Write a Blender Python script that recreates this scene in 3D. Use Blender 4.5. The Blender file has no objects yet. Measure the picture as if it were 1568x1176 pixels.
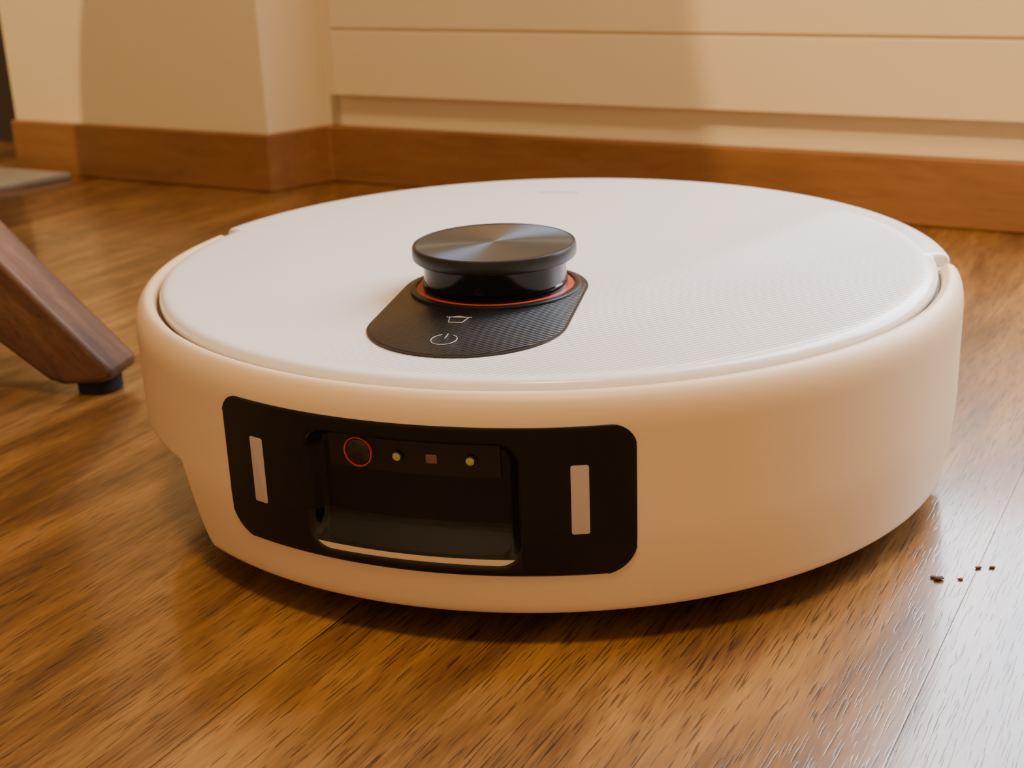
import bpy, bmesh, math
from mathutils import Vector, Matrix
sc=bpy.context.scene
rad=math.radians

# ---------------------------------------------------------------- helpers
def link(o,parent=None):
    sc.collection.objects.link(o)
    if parent: o.parent=parent
    return o
def mesh_obj(name,verts,faces,mat=None,parent=None,smooth=True,angle=40):
    me=bpy.data.meshes.new(name); me.from_pydata([tuple(v) for v in verts],[],faces); me.update()
    bm=bmesh.new(); bm.from_mesh(me)
    bmesh.ops.remove_doubles(bm,verts=bm.verts,dist=1e-6)
    bmesh.ops.recalc_face_normals(bm,faces=bm.faces); bm.to_mesh(me); bm.free()
    if smooth:
        me.shade_smooth(); me.set_sharp_from_angle(angle=rad(angle))
    o=bpy.data.objects.new(name,me)
    if mat: me.materials.append(mat)
    return link(o,parent)
def empty(name,loc=(0,0,0)):
    o=bpy.data.objects.new(name,None); o.location=loc; o.empty_display_size=.05; return link(o)
def prism(name,poly,z0,z1,mat,parent=None,bevel=0):
    n=len(poly)
    v=[(x,y,z0) for x,y in poly]+[(x,y,z1) for x,y in poly]
    f=[tuple(range(n))[::-1],tuple(range(n,2*n))]+[(i,(i+1)%n,n+(i+1)%n,n+i) for i in range(n)]
    o=mesh_obj(name,v,f,mat,parent,smooth=False)
    if bevel:
        m=o.modifiers.new('b','BEVEL'); m.width=bevel; m.segments=3; m.limit_method='ANGLE'
        o.data.shade_smooth(); 
        o.data.set_sharp_from_angle(angle=rad(50))
    return o
def lathe(name,prof,mat,parent=None,center=(0,0),seg=160,angle=35):
    """closed surface of revolution; prof list of (r,z), r may be 0 at ends"""
    v=[];f=[]
    n=len(prof)
    for i in range(seg):
        a=2*math.pi*i/seg
        for r,z in prof: v.append((r*math.cos(a),r*math.sin(a),z))
    for i in range(seg):
        j=(i+1)%seg
        for k in range(n-1):
            q=[i*n+k,j*n+k,j*n+k+1,i*n+k+1]
            if prof[k][0]==0: q=[i*n+k,j*n+k+1,i*n+k+1]
            elif prof[k+1][0]==0: q=[i*n+k,j*n+k,i*n+k+1]
            f.append(tuple(q))
    o=mesh_obj(name,v,f,mat,parent,angle=angle)
    o.location=(center[0],center[1],0)
    return o
def curve_obj(name,pts,r,mat,parent=None,cyclic=False):
    cu=bpy.data.curves.new(name,'CURVE'); cu.dimensions='3D'; cu.bevel_depth=r; cu.bevel_resolution=2
    sp=cu.splines.new('POLY'); sp.points.add(len(pts)-1)
    for p,q in zip(sp.points,pts): p.co=(*q,1)
    sp.use_cyclic_u=cyclic
    cu.materials.append(mat)
    return link(bpy.data.objects.new(name,cu),parent)
def sstep(a,b,x):
    t=min(1,max(0,(x-a)/(b-a))); return t*t*(3-2*t)

# ---------------------------------------------------------------- materials
def newmat(name):
    m=bpy.data.materials.new(name); m.use_nodes=True
    nt=m.node_tree; b=nt.nodes['Principled BSDF']; return m,nt,b
def simple(name,col,rough=.5,metal=0,spec=.5,coat=0,bump=None,var=None):
    m,nt,b=newmat(name)
    b.inputs['Base Color'].default_value=(*col,1); b.inputs['Roughness'].default_value=rough
    b.inputs['Metallic'].default_value=metal; b.inputs['Specular IOR Level'].default_value=spec
    b.inputs['Coat Weight'].default_value=coat; b.inputs['Coat Roughness'].default_value=.08
    tc=nt.nodes.new('ShaderNodeTexCoord')
    if bump:
        sc_,st=bump
        n=nt.nodes.new('ShaderNodeTexNoise'); n.inputs['Scale'].default_value=sc_; n.inputs['Detail'].default_value=3
        nt.links.new(tc.outputs['Object'],n.inputs['Vector'])
        bp=nt.nodes.new('ShaderNodeBump'); bp.inputs['Strength'].default_value=st; bp.inputs['Distance'].default_value=.001
        nt.links.new(n.outputs['Fac'],bp.inputs['Height']); nt.links.new(bp.outputs['Normal'],b.inputs['Normal'])
    if var:
        s,k=var
        n=nt.nodes.new('ShaderNodeTexNoise'); n.inputs['Scale'].default_value=s; n.inputs['Detail'].default_value=3
        nt.links.new(tc.outputs['Object'],n.inputs['Vector'])
        mx=nt.nodes.new('ShaderNodeMix'); mx.data_type='RGBA'
        mx.inputs['A'].default_value=(*[c*(1-k) for c in col],1); mx.inputs['B'].default_value=(*[min(1,c*(1+k)) for c in col],1)
        nt.links.new(n.outputs['Fac'],mx.inputs['Factor']); nt.links.new(mx.outputs['Result'],b.inputs['Base Color'])
    return m
def emis(name,col,s):
    m,nt,b=newmat(name); b.inputs['Base Color'].default_value=(*col,1)
    b.inputs['Emission Color'].default_value=(*col,1); b.inputs['Emission Strength'].default_value=s; return m

PL_ANG=rad(62.4)
def wood(name,cols,ang=0,plank=None,rough=(.2,.36),grain=1.0,coat=.3,bump=.25,use='Object',rot=None,dark=.45,coatr=.1,seamcol=(.03,.012,.004)):
    m,nt,b=newmat(name); N=nt.nodes; L=nt.links
    tc=N.new('ShaderNodeTexCoord'); mp=N.new('ShaderNodeMapping'); mp.vector_type='POINT'
    mp.inputs['Rotation'].default_value=rot if rot else (0,0,-ang)
    L.new(tc.outputs[use],mp.inputs['Vector'])
    vec=mp.outputs['Vector']; fac=None
    def math_(op,a,bv=None):
        n=N.new('ShaderNodeMath'); n.operation=op
        for i,x in enumerate((a,bv)):
            if x is None: continue
            if isinstance(x,(int,float)): n.inputs[i].default_value=x
            else: L.new(x,n.inputs[i])
        return n.outputs[0]
    seam=None; rnd=None
    if plank:
        w,l,off=plank
        sp=N.new('ShaderNodeSeparateXYZ'); L.new(vec,sp.inputs[0])
        yv=math_('DIVIDE',math_('ADD',sp.outputs['Y'],off),w)
        row=math_('FLOOR',yv); fy=math_('FRACT',yv)
        wr=N.new('ShaderNodeTexWhiteNoise'); wr.noise_dimensions='1D'; L.new(row,wr.inputs['W'])
        xv=math_('ADD',math_('DIVIDE',sp.outputs['X'],l),math_('ADD',math_('MULTIPLY',wr.outputs['Value'],.45),.5))
        colm=math_('FLOOR',xv); fx=math_('FRACT',xv)
        cb=N.new('ShaderNodeCombineXYZ'); L.new(row,cb.inputs[0]); L.new(colm,cb.inputs[1])
        w2=N.new('ShaderNodeTexWhiteNoise'); w2.noise_dimensions='2D'; L.new(cb.outputs[0],w2.inputs['Vector']); rnd=w2.outputs['Value']
        dy=math_('MULTIPLY',math_('MINIMUM',fy,math_('SUBTRACT',1.0,fy)),w)
        dx=math_('MULTIPLY',math_('MINIMUM',fx,math_('SUBTRACT',1.0,fx)),l)
        d=math_('MINIMUM',dx,dy)
        mr=N.new('ShaderNodeMapRange'); mr.inputs['From Min'].default_value=.0001; mr.inputs['From Max'].default_value=.0004
        L.new(d,mr.inputs['Value']); seam=mr.outputs['Result']
        cm=N.new('ShaderNodeCombineXYZ'); L.new(math_('MULTIPLY',rnd,7.3),cm.inputs[0]); L.new(math_('MULTIPLY',rnd,3.1),cm.inputs[1]); L.new(math_('MULTIPLY',rnd,11.),cm.inputs[2])
        va=N.new('ShaderNodeVectorMath'); va.operation='ADD'; L.new(vec,va.inputs[0]); L.new(cm.outputs[0],va.inputs[1]); vec=va.outputs[0]
    def noise(scale,sx,detail=6,rg=.6,dist=0):
        mm=N.new('ShaderNodeMapping'); mm.inputs['Scale'].default_value=(sx,1,1); L.new(vec,mm.inputs['Vector'])
        n=N.new('ShaderNodeTexNoise'); n.inputs['Scale'].default_value=scale; n.inputs['Detail'].default_value=detail
        n.inputs['Roughness'].default_value=rg; n.inputs['Distortion'].default_value=dist
        L.new(mm.outputs[0],n.inputs['Vector']); return n.outputs['Fac']
    big=noise(16*grain,.25,3,.55,1.2)
    fig=noise(85*grain,.12,4,.62,.8)
    fine=noise(650*grain,.065,2,.7)
    pore=noise(1150*grain,.055,1,.6)
    v=math_('ADD',math_('MULTIPLY',big,.50),math_('ADD',math_('MULTIPLY',fig,.32),math_('MULTIPLY',fine,.18)))
    if rnd: v=math_('ADD',v,math_('MULTIPLY',math_('SUBTRACT',rnd,.5),.05))
    cr=N.new('ShaderNodeValToRGB'); e=cr.color_ramp
    e.elements[0].position=.38; e.elements[0].color=(*cols[0],1)
    e.elements[1].position=.62; e.elements[1].color=(*cols[2],1)
    k=e.elements.new(.49); k.color=(*cols[1],1)
    L.new(v,cr.inputs[0]); col=cr.outputs[0]
    pm=N.new('ShaderNodeMapRange'); pm.inputs['From Min'].default_value=.34; pm.inputs['From Max'].default_value=.42; L.new(pore,pm.inputs['Value'])
    mx=N.new('ShaderNodeMix'); mx.data_type='RGBA'; mx.blend_type='MULTIPLY'; mx.inputs['Factor'].default_value=dark
    L.new(col,mx.inputs['A']); L.new(pm.outputs[0],mx.inputs['B']); col=mx.outputs['Result']
    if seam:
        mx=N.new('ShaderNodeMix'); mx.data_type='RGBA'; mx.inputs['A'].default_value=(*seamcol,1)
        L.new(seam,mx.inputs['Factor']); L.new(col,mx.inputs['B']); col=mx.outputs['Result']
    L.new(col,b.inputs['Base Color'])
    rr=N.new('ShaderNodeMapRange'); rr.inputs['From Min'].default_value=.3; rr.inputs['From Max'].default_value=.7
    rr.inputs['To Min'].default_value=rough[1]; rr.inputs['To Max'].default_value=rough[0]; L.new(fig,rr.inputs['Value']); L.new(rr.outputs[0],b.inputs['Roughness'])
    b.inputs['Coat Weight'].default_value=coat; b.inputs['Coat Roughness'].default_value=coatr
    h=math_('ADD',math_('MULTIPLY',fig,.6),math_('MULTIPLY',pm.outputs[0],.40))
    if seam: h=math_('ADD',h,math_('MULTIPLY',seam,.9))
    bp=N.new('ShaderNodeBump'); bp.inputs['Strength'].default_value=bump; bp.inputs['Distance'].default_value=.0006
    L.new(h,bp.inputs['Height']); L.new(bp.outputs[0],b.inputs['Normal']); L.new(bp.outputs[0],b.inputs['Coat Normal'])
    return m

M_floor=wood('oak_parquet',[(.072,.029,.008),(.185,.083,.021),(.34,.170,.050)],ang=PL_ANG,plank=(.196,2.4,.0),rough=(.30,.40),coat=.75,coatr=.13,bump=.19,dark=.65)
M_base=wood('baseboard_wood',[(.20,.084,.026),(.245,.108,.035),(.30,.135,.046)],ang=rad(-27.6),rough=(.4,.55),bump=.05,coat=.1,dark=.12)
M_leg=wood('walnut',[(.055,.022,.011),(.115,.048,.022),(.19,.090,.043)],rot=(0,rad(-45),0),rough=(.45,.6),coat=.05,bump=.3,grain=1.0,dark=.4)
M_wall=simple('wall_paint',(.80,.66,.43),.6,bump=(60,.35),var=(3,.03))
M_panel=simple('painted_panel',(.81,.67,.44),.42,bump=(25,.1),var=(3,.02))
M_ceil=simple('ceiling_paint',(.85,.78,.68),.8,var=(2,.02))
M_dark=simple('dark_opening_shade',(.03,.022,.018),.5,var=(4,.1))  # near-black colour stands in for the shade inside the door opening
M_rug=simple('grey_rug_weave',(.24,.225,.20),.95,bump=(400,1.),var=(60,.25))
M_body=simple('white_abs_warm_lit',(.79,.575,.34),.42,spec=.4)  # white plastic with the warm lamp tint put into its colour
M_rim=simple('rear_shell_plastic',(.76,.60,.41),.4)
M_black=simple('panel_black_plastic',(.005,.0045,.0045),.30,spec=.25)
M_satin=simple('satin_black_plastic',(.010,.010,.011),.35,spec=.35)
M_neck=simple('lidar_window_plastic',(.004,.004,.005),.10,spec=.25)
M_under=simple('chassis_grey_plastic',(.02,.018,.016),.6)
M_rubber=simple('wheel_rubber',(.015,.015,.015),.8,bump=(200,.3))
M_red=simple('red_anodised_ring',(.62,.075,.04),.35)
M_sensor=simple('sensor_diffuser',(.48,.39,.33),.35)
M_gap=simple('seam_shadow_gap_plastic',(.10,.07,.05),.7)
M_icon=simple('icon_print_white',(.55,.53,.52),.5)
M_lens=simple('lens_glass_dark',(.012,.006,.005),.05,spec=.5)
M_led=simple('led_yellow',(.50,.42,.14),.15,coat=1)
M_pur=simple('ir_filter_purple',(.20,.085,.10),.2)
M_pad=simple('felt_pad_black',(.01,.01,.01),.9)
M_crumb=simple('crumb_brown',(.07,.035,.02),.9,var=(300,.4))
M_frame=simple('window_frame_white',(.8,.76,.7),.4)

def stripes(m,scale,strength,dist,ang,maskrange=None,rmax=None):
    nt=m.node_tree; N=nt.nodes; L=nt.links; b=N['Principled BSDF']
    tc=N.new('ShaderNodeTexCoord'); mp=N.new('ShaderNodeMapping'); mp.inputs['Rotation'].default_value=(0,0,ang)
    L.new(tc.outputs['Object'],mp.inputs['Vector'])
    w=N.new('ShaderNodeTexWave'); w.wave_type='BANDS'; w.bands_direction='X'; w.inputs['Scale'].default_value=scale
    L.new(mp.outputs[0],w.inputs['Vector'])
    bp=N.new('ShaderNodeBump'); bp.inputs['Strength'].default_value=strength; bp.inputs['Distance'].default_value=dist
    h=w.outputs['Fac']
    sp=N.new('ShaderNodeSeparateXYZ'); L.new(tc.outputs['Object'],sp.inputs[0])
    ad=N.new('ShaderNodeMath'); ad.operation='SUBTRACT'; L.new(sp.outputs['X'],ad.inputs[0]); L.new(sp.outputs['Y'],ad.inputs[1])
    mr=N.new('ShaderNodeMapRange'); mr.inputs['From Min'].default_value=maskrange[0]; mr.inputs['From Max'].default_value=maskrange[1]
    L.new(ad.outputs[0],mr.inputs['Value'])
    mu=N.new('ShaderNodeMath'); mu.operation='MULTIPLY'; L.new(h,mu.inputs[0]); L.new(mr.outputs[0],mu.inputs[1]); h=mu.outputs[0]
    if rmax:
        cb=N.new('ShaderNodeCombineXYZ'); L.new(sp.outputs['X'],cb.inputs[0]); L.new(sp.outputs['Y'],cb.inputs[1])
        ln=N.new('ShaderNodeVectorMath'); ln.operation='LENGTH'; L.new(cb.outputs[0],ln.inputs[0])
        m2=N.new('ShaderNodeMapRange'); m2.inputs['From Min'].default_value=rmax-.004; m2.inputs['From Max'].default_value=rmax
        m2.inputs['To Min'].default_value=1; m2.inputs['To Max'].default_value=0; L.new(ln.outputs['Value'],m2.inputs['Value'])
        mu=N.new('ShaderNodeMath'); mu.operation='MULTIPLY'; L.new(h,mu.inputs[0]); L.new(m2.outputs[0],mu.inputs[1]); h=mu.outputs[0]
    L.new(h,bp.inputs['Height']); L.new(bp.outputs[0],b.inputs['Normal'])
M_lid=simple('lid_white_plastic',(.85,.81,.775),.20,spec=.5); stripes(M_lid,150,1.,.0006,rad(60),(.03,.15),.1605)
M_pill=simple('control_strip_black',(.009,.009,.011),.3,spec=.4); stripes(M_pill,180,.8,.0004,rad(60),(.03,.09))
M_disc,nt,b=newmat('brushed_dark_metal')
b.inputs['Base Color'].default_value=(.17,.235,.33,1); b.inputs['Metallic'].default_value=.95; b.inputs['Roughness'].default_value=.28
b.inputs['Anisotropic'].default_value=.92
tg=nt.nodes.new('ShaderNodeTangent'); tg.direction_type='RADIAL'; tg.axis='Z'; nt.links.new(tg.outputs[0],b.inputs['Tangent'])

# ---------------------------------------------------------------- room
W1=Vector((-.193,.674)); U=Vector((.886,-.464)).normalized(); NN=Vector((U.y,-U.x))
def wl(u,n): p=W1+U*u+NN*n; return (p.x,p.y)
UL,UR,NR=-1.3,2.6,3.2
prism('floor',[wl(UL-.1,-.15),wl(UR+.1,-.15),wl(UR+.1,NR+.1),wl(UL-.1,NR+.1)],-.03,0,M_floor)
prism('ceiling',[wl(UL-.1,-.15),wl(UR+.1,-.15),wl(UR+.1,NR+.1),wl(UL-.1,NR+.1)],2.45,2.5,M_ceil)
prism('wall_right',[wl(UR,-.1),wl(UR+.1,-.1),wl(UR+.1,NR),wl(UR,NR)],0,2.45,M_wall)
prism('wall_left',[wl(UL-.1,-.1),wl(UL,-.1),wl(UL,NR),wl(UL-.1,NR)],0,2.45,M_wall)
prism('wall_front',[wl(UL-.1,NR),wl(UR+.1,NR),wl(UR+.1,NR+.1),wl(UL-.1,NR+.1)],0,2.45,M_wall)
wu0,wu1,wz0,wz1=.515,1.35,.205,1.35
def boxes(name,lst,mat,parent=None,bevel=0):
    v=[];f=[]
    for poly,z0,z1 in lst:
        o=len(v);n=len(poly)
        v+=[(x,y,z0) for x,y in poly]+[(x,y,z1) for x,y in poly]
        f+=[tuple(range(o,o+n))[::-1],tuple(range(o+n,o+2*n))]+[(o+i,o+(i+1)%n,o+n+(i+1)%n,o+n+i) for i in range(n)]
    me=bpy.data.meshes.new(name); me.from_pydata([tuple(x) for x in v],[],f); bm=bmesh.new(); bm.from_mesh(me)
    bmesh.ops.recalc_face_normals(bm,faces=bm.faces); bm.to_mesh(me); bm.free(); me.materials.append(mat)
    o=bpy.data.objects.new(name,me); link(o,parent)
    if bevel:
        m=o.modifiers.new('b','BEVEL'); m.width=bevel; m.segments=3
    return o
def rc(u0,u1,n0,n1): return [wl(u0,n0),wl(u1,n0),wl(u1,n1),wl(u0,n1)]
boxes('wall_back',[(rc(0,UR,-.1,0),0,wz0),(rc(0,UR,-.1,0),wz1,2.45),(rc(0,wu0,-.1,0),wz0,wz1),(rc(wu1,UR,-.1,0),wz0,wz1)],M_wall)
boxes('wall_pillar',[([wl(0,0),wl(-.024,.06),wl(-.337,.06),wl(-.337,-.1),wl(0,-.1)],0,2.45)],M_wall)
boxes('wall_alcove',[(rc(UL,-.337,-.1,-.06),0,2.45)],M_dark)
t=.008
boxes('baseboard_back',[([wl(UR,0),wl(0,0),wl(-.024,.06),wl(-.337,.06),wl(-.337,.06+t),wl(-.0186,.06+t),wl(.0054,t),wl(UR,t)],0,.051)],M_base,bevel=.0018)
boxes('trim_1',[(rc(.018,UR,0,.014),.080,.1360),(rc(.018,UR,0,.014),.1380,.203),(rc(.018,UR,0,.012),.1360,.1380),
                (rc(.006,.018,0,.004),.051,.203),(rc(.006,UR,0,.004),.051,.080)],M_panel,bevel=.0018)
win=empty('window_1')
boxes('frame',[(rc(wu0,wu0+.03,-.08,.004),wz0,wz1),(rc(wu1-.03,wu1,-.08,.004),wz0,wz1),(rc(wu0+.03,wu1-.03,-.08,.004),wz0,wz0+.015),(rc(wu0+.03,wu1-.03,-.08,.004),wz1-.04,wz1)],M_frame,win,bevel=.002)
boxes('glass_pane',[(rc(wu0+.03,wu1-.03,-.06,-.05),wz0+.015,wz1-.04)],emis('dusk_sky_glass',(.62,.74,1.),1.0),win)
prism('grey_rug',[(-.452,.722),(-.535,.632),(-.90,.82),(-.80,.905)],0.0,.006,M_rug,bevel=.002)

# ---------------------------------------------------------------- robot vacuum
bot=empty('robot_vacuum')
FR=-106.0
def P(phi,r,z):
    a=rad(FR+phi); return (r*math.cos(a),r*math.sin(a),z)
PHI0,PHI1=-96.5,96.0
def zlow(phi):
    s=1-sstep(-37.5,-32.5,phi)
    return .013+.031*s
def bprof(phi):
    zl=zlow(phi)
    top=[(.1655,.083),(.1657,.0885),(.1662,.0905),(.1676,.0921),(.1695,.0926),(.1712,.0919),(.1728,.0902),(.1740,.0878),(.1747,.0850),(.175,.0815)]
    side=[]
    n=30
    for i in range(1,n+1):
        z=.0815+(zl+.002-.0815)*i/n
        k=max(0,(.045-z)/.032); side.append((.175-.003*k**1.6,z))
    r=side[-1][0]
    bot_=[(r-.0006,zl+.0006),(r-.002,zl),(r-.006,zl),(.165,zl+.002),(.165,.083)]
    return top+side+bot_
steps=[PHI0+(PHI1-PHI0)*i/600 for i in range(601)]
v=[];f=[]
for ph in steps:
    for r,z in bprof(ph): v.append(P(ph,r,z))
n=len(bprof(0))
def inpanel(ph,z): return abs(ph)<23 and .034<z<.078
for i in range(len(steps)-1):
    pm=(steps[i]+steps[i+1])/2
    pr=bprof(pm)
    for k in range(n):
        k2=(k+1)%n
        zm=(pr[k][1]+pr[k2][1])/2
        if inpanel(pm,zm) and (pr[k][0]+pr[k2][0])/2>.168: continue
        if k==n-2 and inpanel(pm,.05): continue
        f.append((i*n+k,(i+1)*n+k,(i+1)*n+k2,i*n+k2))
f.append(tuple(range(n))); f.append(tuple(((len(steps)-1)*n+k) for k in range(n))[::-1])
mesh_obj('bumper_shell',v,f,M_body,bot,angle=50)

AW,Z0,Z1=25.2,.0285,.0825
R0=.1752
mm=rad(1)*R0
hw=AW*mm; zc=(Z0+Z1)/2; hh=(Z1-Z0)/2
def clampRR(x,y,rr_t=.009,rr_b=.0125):
    rr=rr_t if y>0 else rr_b
    ax,ay=abs(x),abs(y); cx,cy=hw-rr,hh-rr
    if ax>cx and ay>cy:
        d=math.hypot(ax-cx,ay-cy)
        if d>rr: ax=cx+(ax-cx)*rr/d; ay=cy+(ay-cy)*rr/d
    return math.copysign(ax,x),math.copysign(ay,y)
def outer_r(z):
    k=max(0,(.045-z)/.032); r=.175-.003*k**1.6
    if z>.0815: r=.1750-(z-.0815)*.12
    return r+.0005
RX=.0390
def depth(x,z):
    yt,yb=.0775,.0310
    cy=(yt+yb)/2; hy=(yt-yb)/2
    qx=abs(x)-(RX-.009); qy=abs(z-cy)-(hy-.009)
    d=-(math.hypot(max(qx,0),max(qy,0))+min(max(qx,qy),0)-.009)
    if d<=0: return 0
    base=.0068*sstep(0,.0045,d)
    shelf=sstep(yb-.002,yb+.0145,z+.0015*(abs(x)/RX)**2)
    return base*(.10+.90*shelf)
v=[];f=[]; nx,nz=300,110
for j in range(nz+1):
    for i in range(nx+1):
        x=-hw+2*hw*i/nx; y=-hh+2*hh*j/nz
        x,y=clampRR(x,y); z=zc+y
        ex=min(hw-abs(x),hh-abs(y))
        r=outer_r(z)-depth(x,z)
        if ex<.0002: r-=.0007
        v.append(P(x/mm,r,z))
for j in range(nz):
    for i in range(nx):
        a=j*(nx+1)+i; f.append((a,a+1,a+nx+2,a+nx+1))
pan=mesh_obj('sensor_panel',v,f,M_black,bot,angle=60)
M_gloss=simple('gloss_black_plastic',(.004,.0035,.0035),.10,spec=.4)
pan.data.materials.append(M_gloss)
for p in pan.data.polygons:
    c=p.center; z=c.z; a=math.degrees(math.atan2(c.y,c.x))-FR
    if .0305<z<.0455 and abs(a)*mm<RX-.0005: p.material_index=1

def patch(name,ph0,ph1,z0,z1,r,th,mat,corner=.0015,nseg=6):
    w=(ph1-ph0)*mm/2; h=(z1-z0)/2; pc=(ph0+ph1)/2; zc_=(z0+z1)/2
    pts=[]
    for qx,qy,a0 in ((1,1,0),(-1,1,90),(-1,-1,180),(1,-1,270)):
        for k in range(nseg+1):
            a=rad(a0+90*k/nseg); pts.append((qx*(w-corner)+corner*math.cos(a),qy*(h-corner)+corner*math.sin(a)))
    v=[];f=[];m_=len(pts)
    rings=[(1,0),(1,th*.7),(1-.0004/max(w,.001),th)]
    for s,dr in rings:
        for x,y in pts: v.append(P(pc+x*s/mm,r+dr,zc_+y*s))
    for k in range(len(rings)-1):
        for i in range(m_): f.append((k*m_+i,k*m_+(i+1)%m_,(k+1)*m_+(i+1)%m_,(k+1)*m_+i))
    o=(len(rings)-1)*m_
    f.append(tuple(range(o,o+m_)))
    return mesh_obj(name,v,f,mat,bot,angle=40)
for nme,c in (('side_sensor_window_1',-19.6),('side_sensor_window_2',19.0)):
    patch(nme,c-.98,c+.98,.0445,.0690,.1752,.0006,M_sensor,.0008)
v=[];f=[];ns=40
for i in range(ns+1):
    ph=-10.4+20.8*i/ns
    for dz in (.0625,.0745): v.append(P(ph,.1694,dz))
for i in range(ns): f.append((2*i,2*i+2,2*i+3,2*i+1))
mesh_obj('sensor_strip',v,f,simple('smoked_sensor_window',(.013,.009,.0075),.3,spec=.3),bot)
def face_frame(ph,r,z):
    a=rad(FR+ph); X=Vector((-math.sin(a),math.cos(a),0)); Z=Vector((math.cos(a),math.sin(a),0)); Y=Z.cross(X)
    return Matrix.Translation(Vector((r*math.cos(a),r*math.sin(a),z)))@Matrix((X,Y,Z)).transposed().to_4x4()
def dome(name,ph,z,rad_,h,mat,r=.1696):
    o=lathe(name,[(rad_,0),(rad_,h*.4),(rad_*.75,h*.8),(rad_*.4,h),(0,h*1.05)],mat,bot,seg=40)
    o.matrix_local=face_frame(ph,r,z)
    return o
SZ=.0685
o=lathe('camera_lens_ring',[(.0049,0),(.0049,.0009),(.0053,.0009),(.0053,0)],M_red,bot,seg=64); o.matrix_local=face_frame(-6.4,.1694,SZ)
dome('camera_lens',-6.4,SZ,.0044,.0009,M_lens)
for i,(c,m_,rr) in enumerate(((-1.6,M_led,.0015),(7.0,M_led,.0015))):
    dome('led_lens_%d'%(i+1),c,SZ-.0003,rr,.001,m_)
    o=lathe('led_bezel_%d'%(i+1),[(.0017,0),(.0017,.0006),(.0023,.0006),(.0023,0)],M_satin,bot,seg=40); o.matrix_local=face_frame(c,.1695,SZ-.0003)
patch('ir_window',1.9,3.2,.0668,.0700,.1695,.0005,M_pur,.0004)

lathe('chassis',[(0,.012),(.150,.012),(.157,.017),(.160,.024),(.160,.084),(.1635,.086),(0,.086)],M_under,bot,seg=200)
def cylX(name,c,r,w,ang,mat):
    o=lathe(name,[(0,-w/2),(r-.002,-w/2),(r,-w/2+.002),(r,w/2-.002),(r-.002,w/2),(0,w/2)],mat,bot,seg=48)
    a=rad(ang); X=Vector((0,0,1)); Z=Vector((math.cos(a),math.sin(a),0)); Y=Z.cross(X)
    o.matrix_local=Matrix.Translation(Vector(c))@Matrix((X,Y,Z)).transposed().to_4x4(); return o
for i,s in enumerate((-90,90)):
    a=rad(FR+s); cylX('drive_wheel_%d'%(i+1),(.115*math.cos(a),.115*math.sin(a),.033),.033,.02,FR+s,M_rubber)
a=rad(FR); cylX('caster_wheel',(.11*math.cos(a),.11*math.sin(a),.010),.010,.014,FR+90,M_rubber)
v=[];f=[];ns=240
pr=[(.158,.014),(.168,.014),(.171,.018),(.1735,.035),(.174,.060),(.174,.082),(.1733,.0865),(.1718,.0888),(.1690,.0893),(.158,.0893)]
for i in range(ns+1):
    ph=96.6+(360-96.6-97.1)*i/ns
    for r,z in pr: v.append(P(ph,r,z))
n=len(pr)
for i in range(ns):
    for k in range(n):
        k2=(k+1)%n; f.append((i*n+k,(i+1)*n+k,(i+1)*n+k2,i*n+k2))
f.append(tuple(range(n))); f.append(tuple(ns*n+k for k in range(n))[::-1])
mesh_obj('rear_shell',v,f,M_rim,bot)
lathe('lid_seam',[(.158,.0862),(.1654,.0862),(.1654,.0885),(.158,.0885),(.158,.0862)],M_gap,bot,seg=240)
def lidr(phi):
    p=abs((phi+180)%360-180); return .1646+.0066*sstep(98.4,99.2,p)
seg=1080; prof=[(-.0010,.0880),(-.0002,.0890),(0,.0905),(-.0003,.0922),(-.0010,.0934),(-.0022,.0941),(-.004,.0944),(-.008,.0946),(-.05,.0949),(-.12,.0950)]
v=[];f=[]
for i in range(seg):
    ph=360*i/seg; R_=lidr(ph)
    for dr,z in prof: v.append(P(ph,R_+dr,z))
n=len(prof)
for i in range(seg):
    j=(i+1)%seg
    for k in range(n-1): f.append((i*n+k,j*n+k,j*n+k+1,i*n+k+1))
c=len(v); v.append((0,0,.0951)); v.append((0,0,.088))
for i in range(seg):
    j=(i+1)%seg; f.append((i*n+n-1,j*n+n-1,c)); f.append((j*n,i*n,c+1))
mesh_obj('lid',v,f,M_lid,bot,angle=50)

CA=Vector((-.020,-.053)); CB=Vector((-.029,-.103)); pr_=.037
def pill(rr,z):
    d=(CB-CA).normalized(); base=math.atan2(d.y,d.x); out=[]
    for k in range(49):
        a=base-math.pi/2+math.pi*k/48; out.append((CB.x+rr*math.cos(a),CB.y+rr*math.sin(a),z))
    for k in range(49):
        a=base+math.pi/2+math.pi*k/48; out.append((CA.x+rr*math.cos(a),CA.y+rr*math.sin(a),z))
    return out
def pillobj(name,rings,mat):
    v=[];f=[];m_=98
    for rr,z in rings: v+=pill(rr,z)
    for k in range(len(rings)-1):
        for i in range(m_): f.append((k*m_+i,k*m_+(i+1)%m_,(k+1)*m_+(i+1)%m_,(k+1)*m_+i))
    f.append(tuple(range((len(rings)-1)*m_,len(rings)*m_)))
    return mesh_obj(name,v,f,mat,bot,angle=30)
pillobj('control_strip_border',[(pr_,.0946),(pr_,.0953),(pr_-.0009,.0955)],M_satin)
pillobj('control_strip',[(pr_-.0010,.0950),(pr_-.0010,.0956),(pr_-.0014,.0957)],M_pill)
C=(CA.x,CA.y-.0005)
lathe('lidar_accent_ring',[(.0285,.0955),(.0318,.0955),(.0318,.0964),(.0308,.0966),(.0285,.0966),(.0285,.0955)],M_red,bot,C)
lathe('lidar_collar',[(.0318,.0950),(.0342,.0950),(.0342,.0966),(.0335,.0970),(.0318,.0970),(.0318,.0950)],M_satin,bot,C)
lathe('lidar_turret',[(0,.0950),(.0288,.0950),(.0290,.0965),(.0290,.0990),(.0284,.0994),(.0284,.1092),(0,.1092)],M_neck,bot,C)
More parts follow.
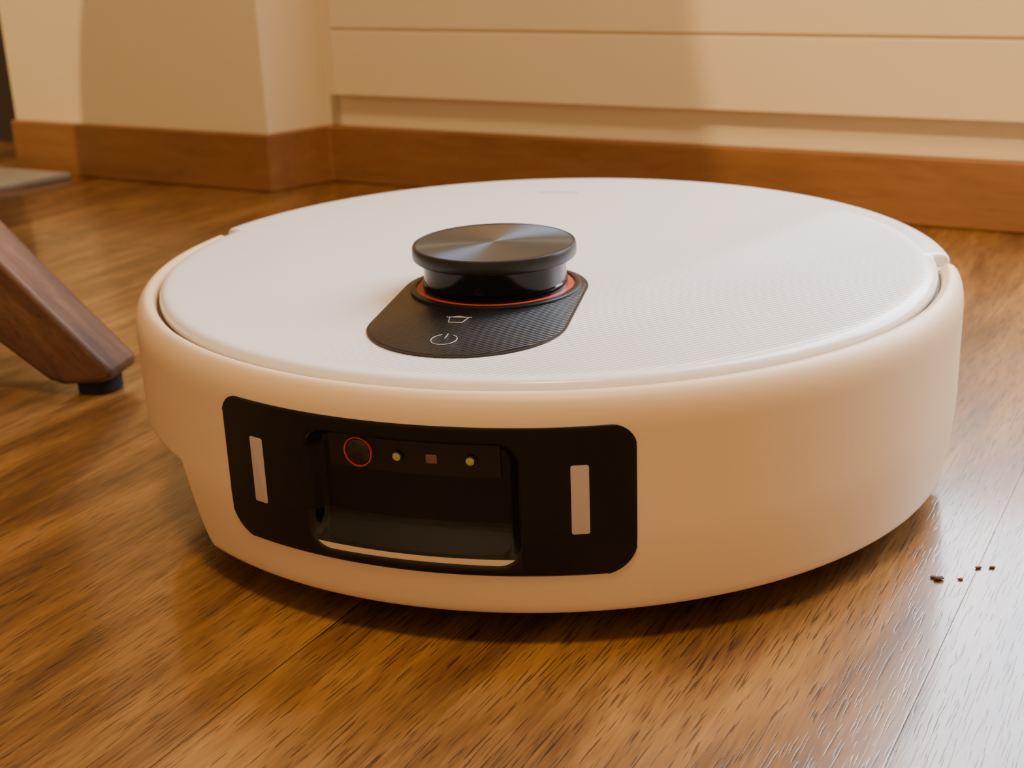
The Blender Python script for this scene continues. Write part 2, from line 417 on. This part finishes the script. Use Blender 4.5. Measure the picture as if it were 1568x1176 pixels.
lathe('lidar_cap_side',[(.0270,.1085),(.0318,.1085),(.0324,.1090),(.0326,.1098),(.0326,.1128),(.0322,.1138),(.0316,.1141),(.0313,.1141),(.0313,.1085),(.0270,.1085)],M_satin,bot,C)
lathe('lidar_cap_top',[(0,.1090),(.0312,.1090),(.0312,.1139),(.0306,.1140),(0,.1140)],M_disc,bot,C,seg=256)
def zc3(pts,z=.0959): return [(x,y,z) for x,y in pts]
ax=(CB-CA).normalized(); rt=Vector((-ax.y,ax.x))
if rt.x<0: rt=-rt
def ic(o,pts): return zc3([(o[0]+rt.x*a+ -ax.x*b_,o[1]+rt.y*a- ax.y*b_) for a,b_ in pts])
o1=(-.0365,-.122)
curve_obj('power_icon_ring',ic(o1,[(.0046*math.cos(rad(t_)),.0058*math.sin(rad(t_))) for t_ in range(115,426,6)]),.00014,M_icon,bot)
curve_obj('power_icon_bar',ic(o1,[(0,.0065),(0,.001)]),.00014,M_icon,bot)
o2=(-.033,-.0985)
curve_obj('home_icon',ic(o2,[(-.0036,.003),(-.0026,-.0035),(.0026,-.0035),(.0036,.003),(.0026,.003),(0,.0042),(-.0026,.003)]),.00014,M_icon,bot,cyclic=True)
curve_obj('home_icon_bar',ic(o2,[(-.0048,.003),(.0048,.003)]),.00014,M_icon,bot)
curve_obj('lid_mark',[(-.002+.004*i,.130-.0008*i,.0948) for i in range(6)],.0004,simple('lid_print_grey',(.45,.42,.40),.5),bot)

# ---------------------------------------------------------------- pedestal table
tab=empty('pedestal_table')
foot=Vector((-.2405,.110,0))
col=Vector((-.60,.180,0))
def leg(name,colxy,direction):
    L_=(foot-col).xy.length
    dirv=Vector((direction[0],direction[1],0)).normalized(); side=Vector((-dirv.y,dirv.x,0))
    top=[(.02,.355),(L_-.28,.306),(L_-.20,.240),(L_-.12,.163),(L_-.0535,.089),(L_-.018,.050),(L_+.008,.0225)]
    tip=[(L_+.0140,.0160),(L_+.0150,.0125),(L_+.0130,.0100),(L_+.008,.0082),(L_-.014,.0062),(L_-.0225,.0085)]
    botm=[(L_-.054,.033),(L_-.12,.088),(L_-.20,.165),(L_-.28,.232),(.02,.285)]
    prof=top+tip+botm
    th=.015
    v=[];m_=len(prof)
    for sd in (-th,th):
        for s,z in prof: 
            p=Vector((colxy[0],colxy[1],0))+dirv*s+side*sd; v.append((p.x,p.y,z))
    f=[tuple(range(m_)),tuple(range(m_,2*m_))[::-1]]+[(i,(i+1)%m_,m_+(i+1)%m_,m_+i) for i in range(m_)]
    o=mesh_obj(name,v,f,M_leg,tab,smooth=True,angle=45)
    b3=o.modifiers.new('b','BEVEL'); b3.width=.003; b3.segments=3; b3.limit_method='ANGLE'; b3.angle_limit=rad(50)
    p=Vector((colxy[0],colxy[1],0))+dirv*(L_-.001)
    q=lathe(name+'_pad',[(0,0),(.0110,0),(.0118,.001),(.0118,.009),(0,.009)],M_pad,tab,seg=40); q.location=(p.x,p.y,0)
dv=(foot-col).xy
for i in range(3):
    a=math.atan2(dv.y,dv.x)+i*2*math.pi/3
    leg('leg_%d'%(i+1),(col.x,col.y),(math.cos(a),math.sin(a)))
lathe('column',[(0,.26),(.03,.27),(.04,.30),(.04,.36),(.032,.40),(.024,.50),(.026,.62),(.05,.69),(.07,.70),(0,.70)],M_leg,tab,(col.x,col.y),seg=64)
lathe('table_top',[(0,.70),(.255,.70),(.262,.705),(.265,.712),(.262,.720),(.255,.724),(0,.724)],M_leg,tab,(col.x,col.y),seg=96)

# crumbs
import random
random.seed(4)
v=[];f=[]
for (x,y,s) in ((.141,-.130,.0014),(.1395,-.1285,.0009),(.149,-.1305,.0008),(.158,-.122,.0009),(.163,-.122,.0009)):
    bm=bmesh.new(); bmesh.ops.create_icosphere(bm,subdivisions=2,radius=s)
    o0=len(v)
    for q in bm.verts:
        k=random.uniform(.6,1.15); v.append((x+q.co.x*k*1.5,y+q.co.y*k,max(0,s*.5+q.co.z*k*.6)))
    for q in bm.faces: f.append(tuple(o0+w.index for w in q.verts))
    bm.free()
mesh_obj('crumbs',v,f,M_crumb)

# ---------------------------------------------------------------- lights
def area(name,loc,target,size,power,col,shape='RECTANGLE',sy=None):
    l=bpy.data.lights.new(name,'AREA'); l.energy=power; l.color=col; l.shape=shape; l.size=size; l.size_y=sy or size
    o=bpy.data.objects.new(name,l); o.location=loc; link(o)
    d_=Vector(target)-Vector(loc); o.rotation_euler=d_.to_track_quat('-Z','Y').to_euler(); return o
def spot(name,loc,target,power,col,size,blend,r):
    l=bpy.data.lights.new(name,'SPOT'); l.energy=power; l.color=col; l.spot_size=rad(size); l.spot_blend=blend; l.shadow_soft_size=r
    o=bpy.data.objects.new(name,l); o.location=loc; link(o)
    d_=Vector(target)-Vector(loc); o.rotation_euler=d_.to_track_quat('-Z','Y').to_euler(); return o
WARM=(1.,.67,.34)
area('ceiling_lamp',(0,-.75,2.35),(0,-.7,0),.4,39,WARM)
wc=wl((wu0+wu1)/2,-.02); wt=wl((wu0+wu1)/2,1)
area('window_daylight',(wc[0],wc[1],(wz0+wz1)/2),(wt[0],wt[1],(wz0+wz1)/2),wu1-wu0-.06,36,(.80,.88,1.),sy=wz1-wz0-.06)
s_=wl(.96,1.6); t_=wl(.96,0); spot('added_wall_spot',(s_[0],s_[1],2.3),(t_[0],t_[1],.6),220,WARM,29.0,.03,.01)  # unseen spot added so its cone edge draws the wall's light boundary
s_=wl(-.69,1.66); t_=wl(-.69,.06); spot('added_pillar_spot',(s_[0],s_[1],2.3),(t_[0],t_[1],.5),200,WARM,26.5,.03,.01)  # extra unseen spot, added to lay a bright area on the pillar

w=bpy.data.worlds.new('world'); sc.world=w; w.use_nodes=True
w.node_tree.nodes['Background'].inputs[0].default_value=(1,.75,.5,1); w.node_tree.nodes['Background'].inputs[1].default_value=.1

# ---------------------------------------------------------------- camera
th,ro,ps,D,cz=.3431,-.0388,-.0284,.5827,.2431
F=Vector((math.sin(ps)*math.cos(th),math.cos(ps)*math.cos(th),-math.sin(th)))
R=Vector((math.cos(ps),-math.sin(ps),0)); Uu=R.cross(F)
R2=R*math.cos(ro)+Uu*math.sin(ro); U2=-R*math.sin(ro)+Uu*math.cos(ro)
cd=bpy.data.cameras.new('camera'); cam=bpy.data.objects.new('camera',cd); link(cam)
cam.matrix_world=Matrix.Translation(Vector((0,-D,cz)))@Matrix((R2,U2,-F)).transposed().to_4x4()
cd.sensor_width=36; cd.lens=2100/1568*36; cd.clip_start=.01
cd.dof.use_dof=True; cd.dof.focus_distance=.46; cd.dof.aperture_fstop=18
sc.camera=cam
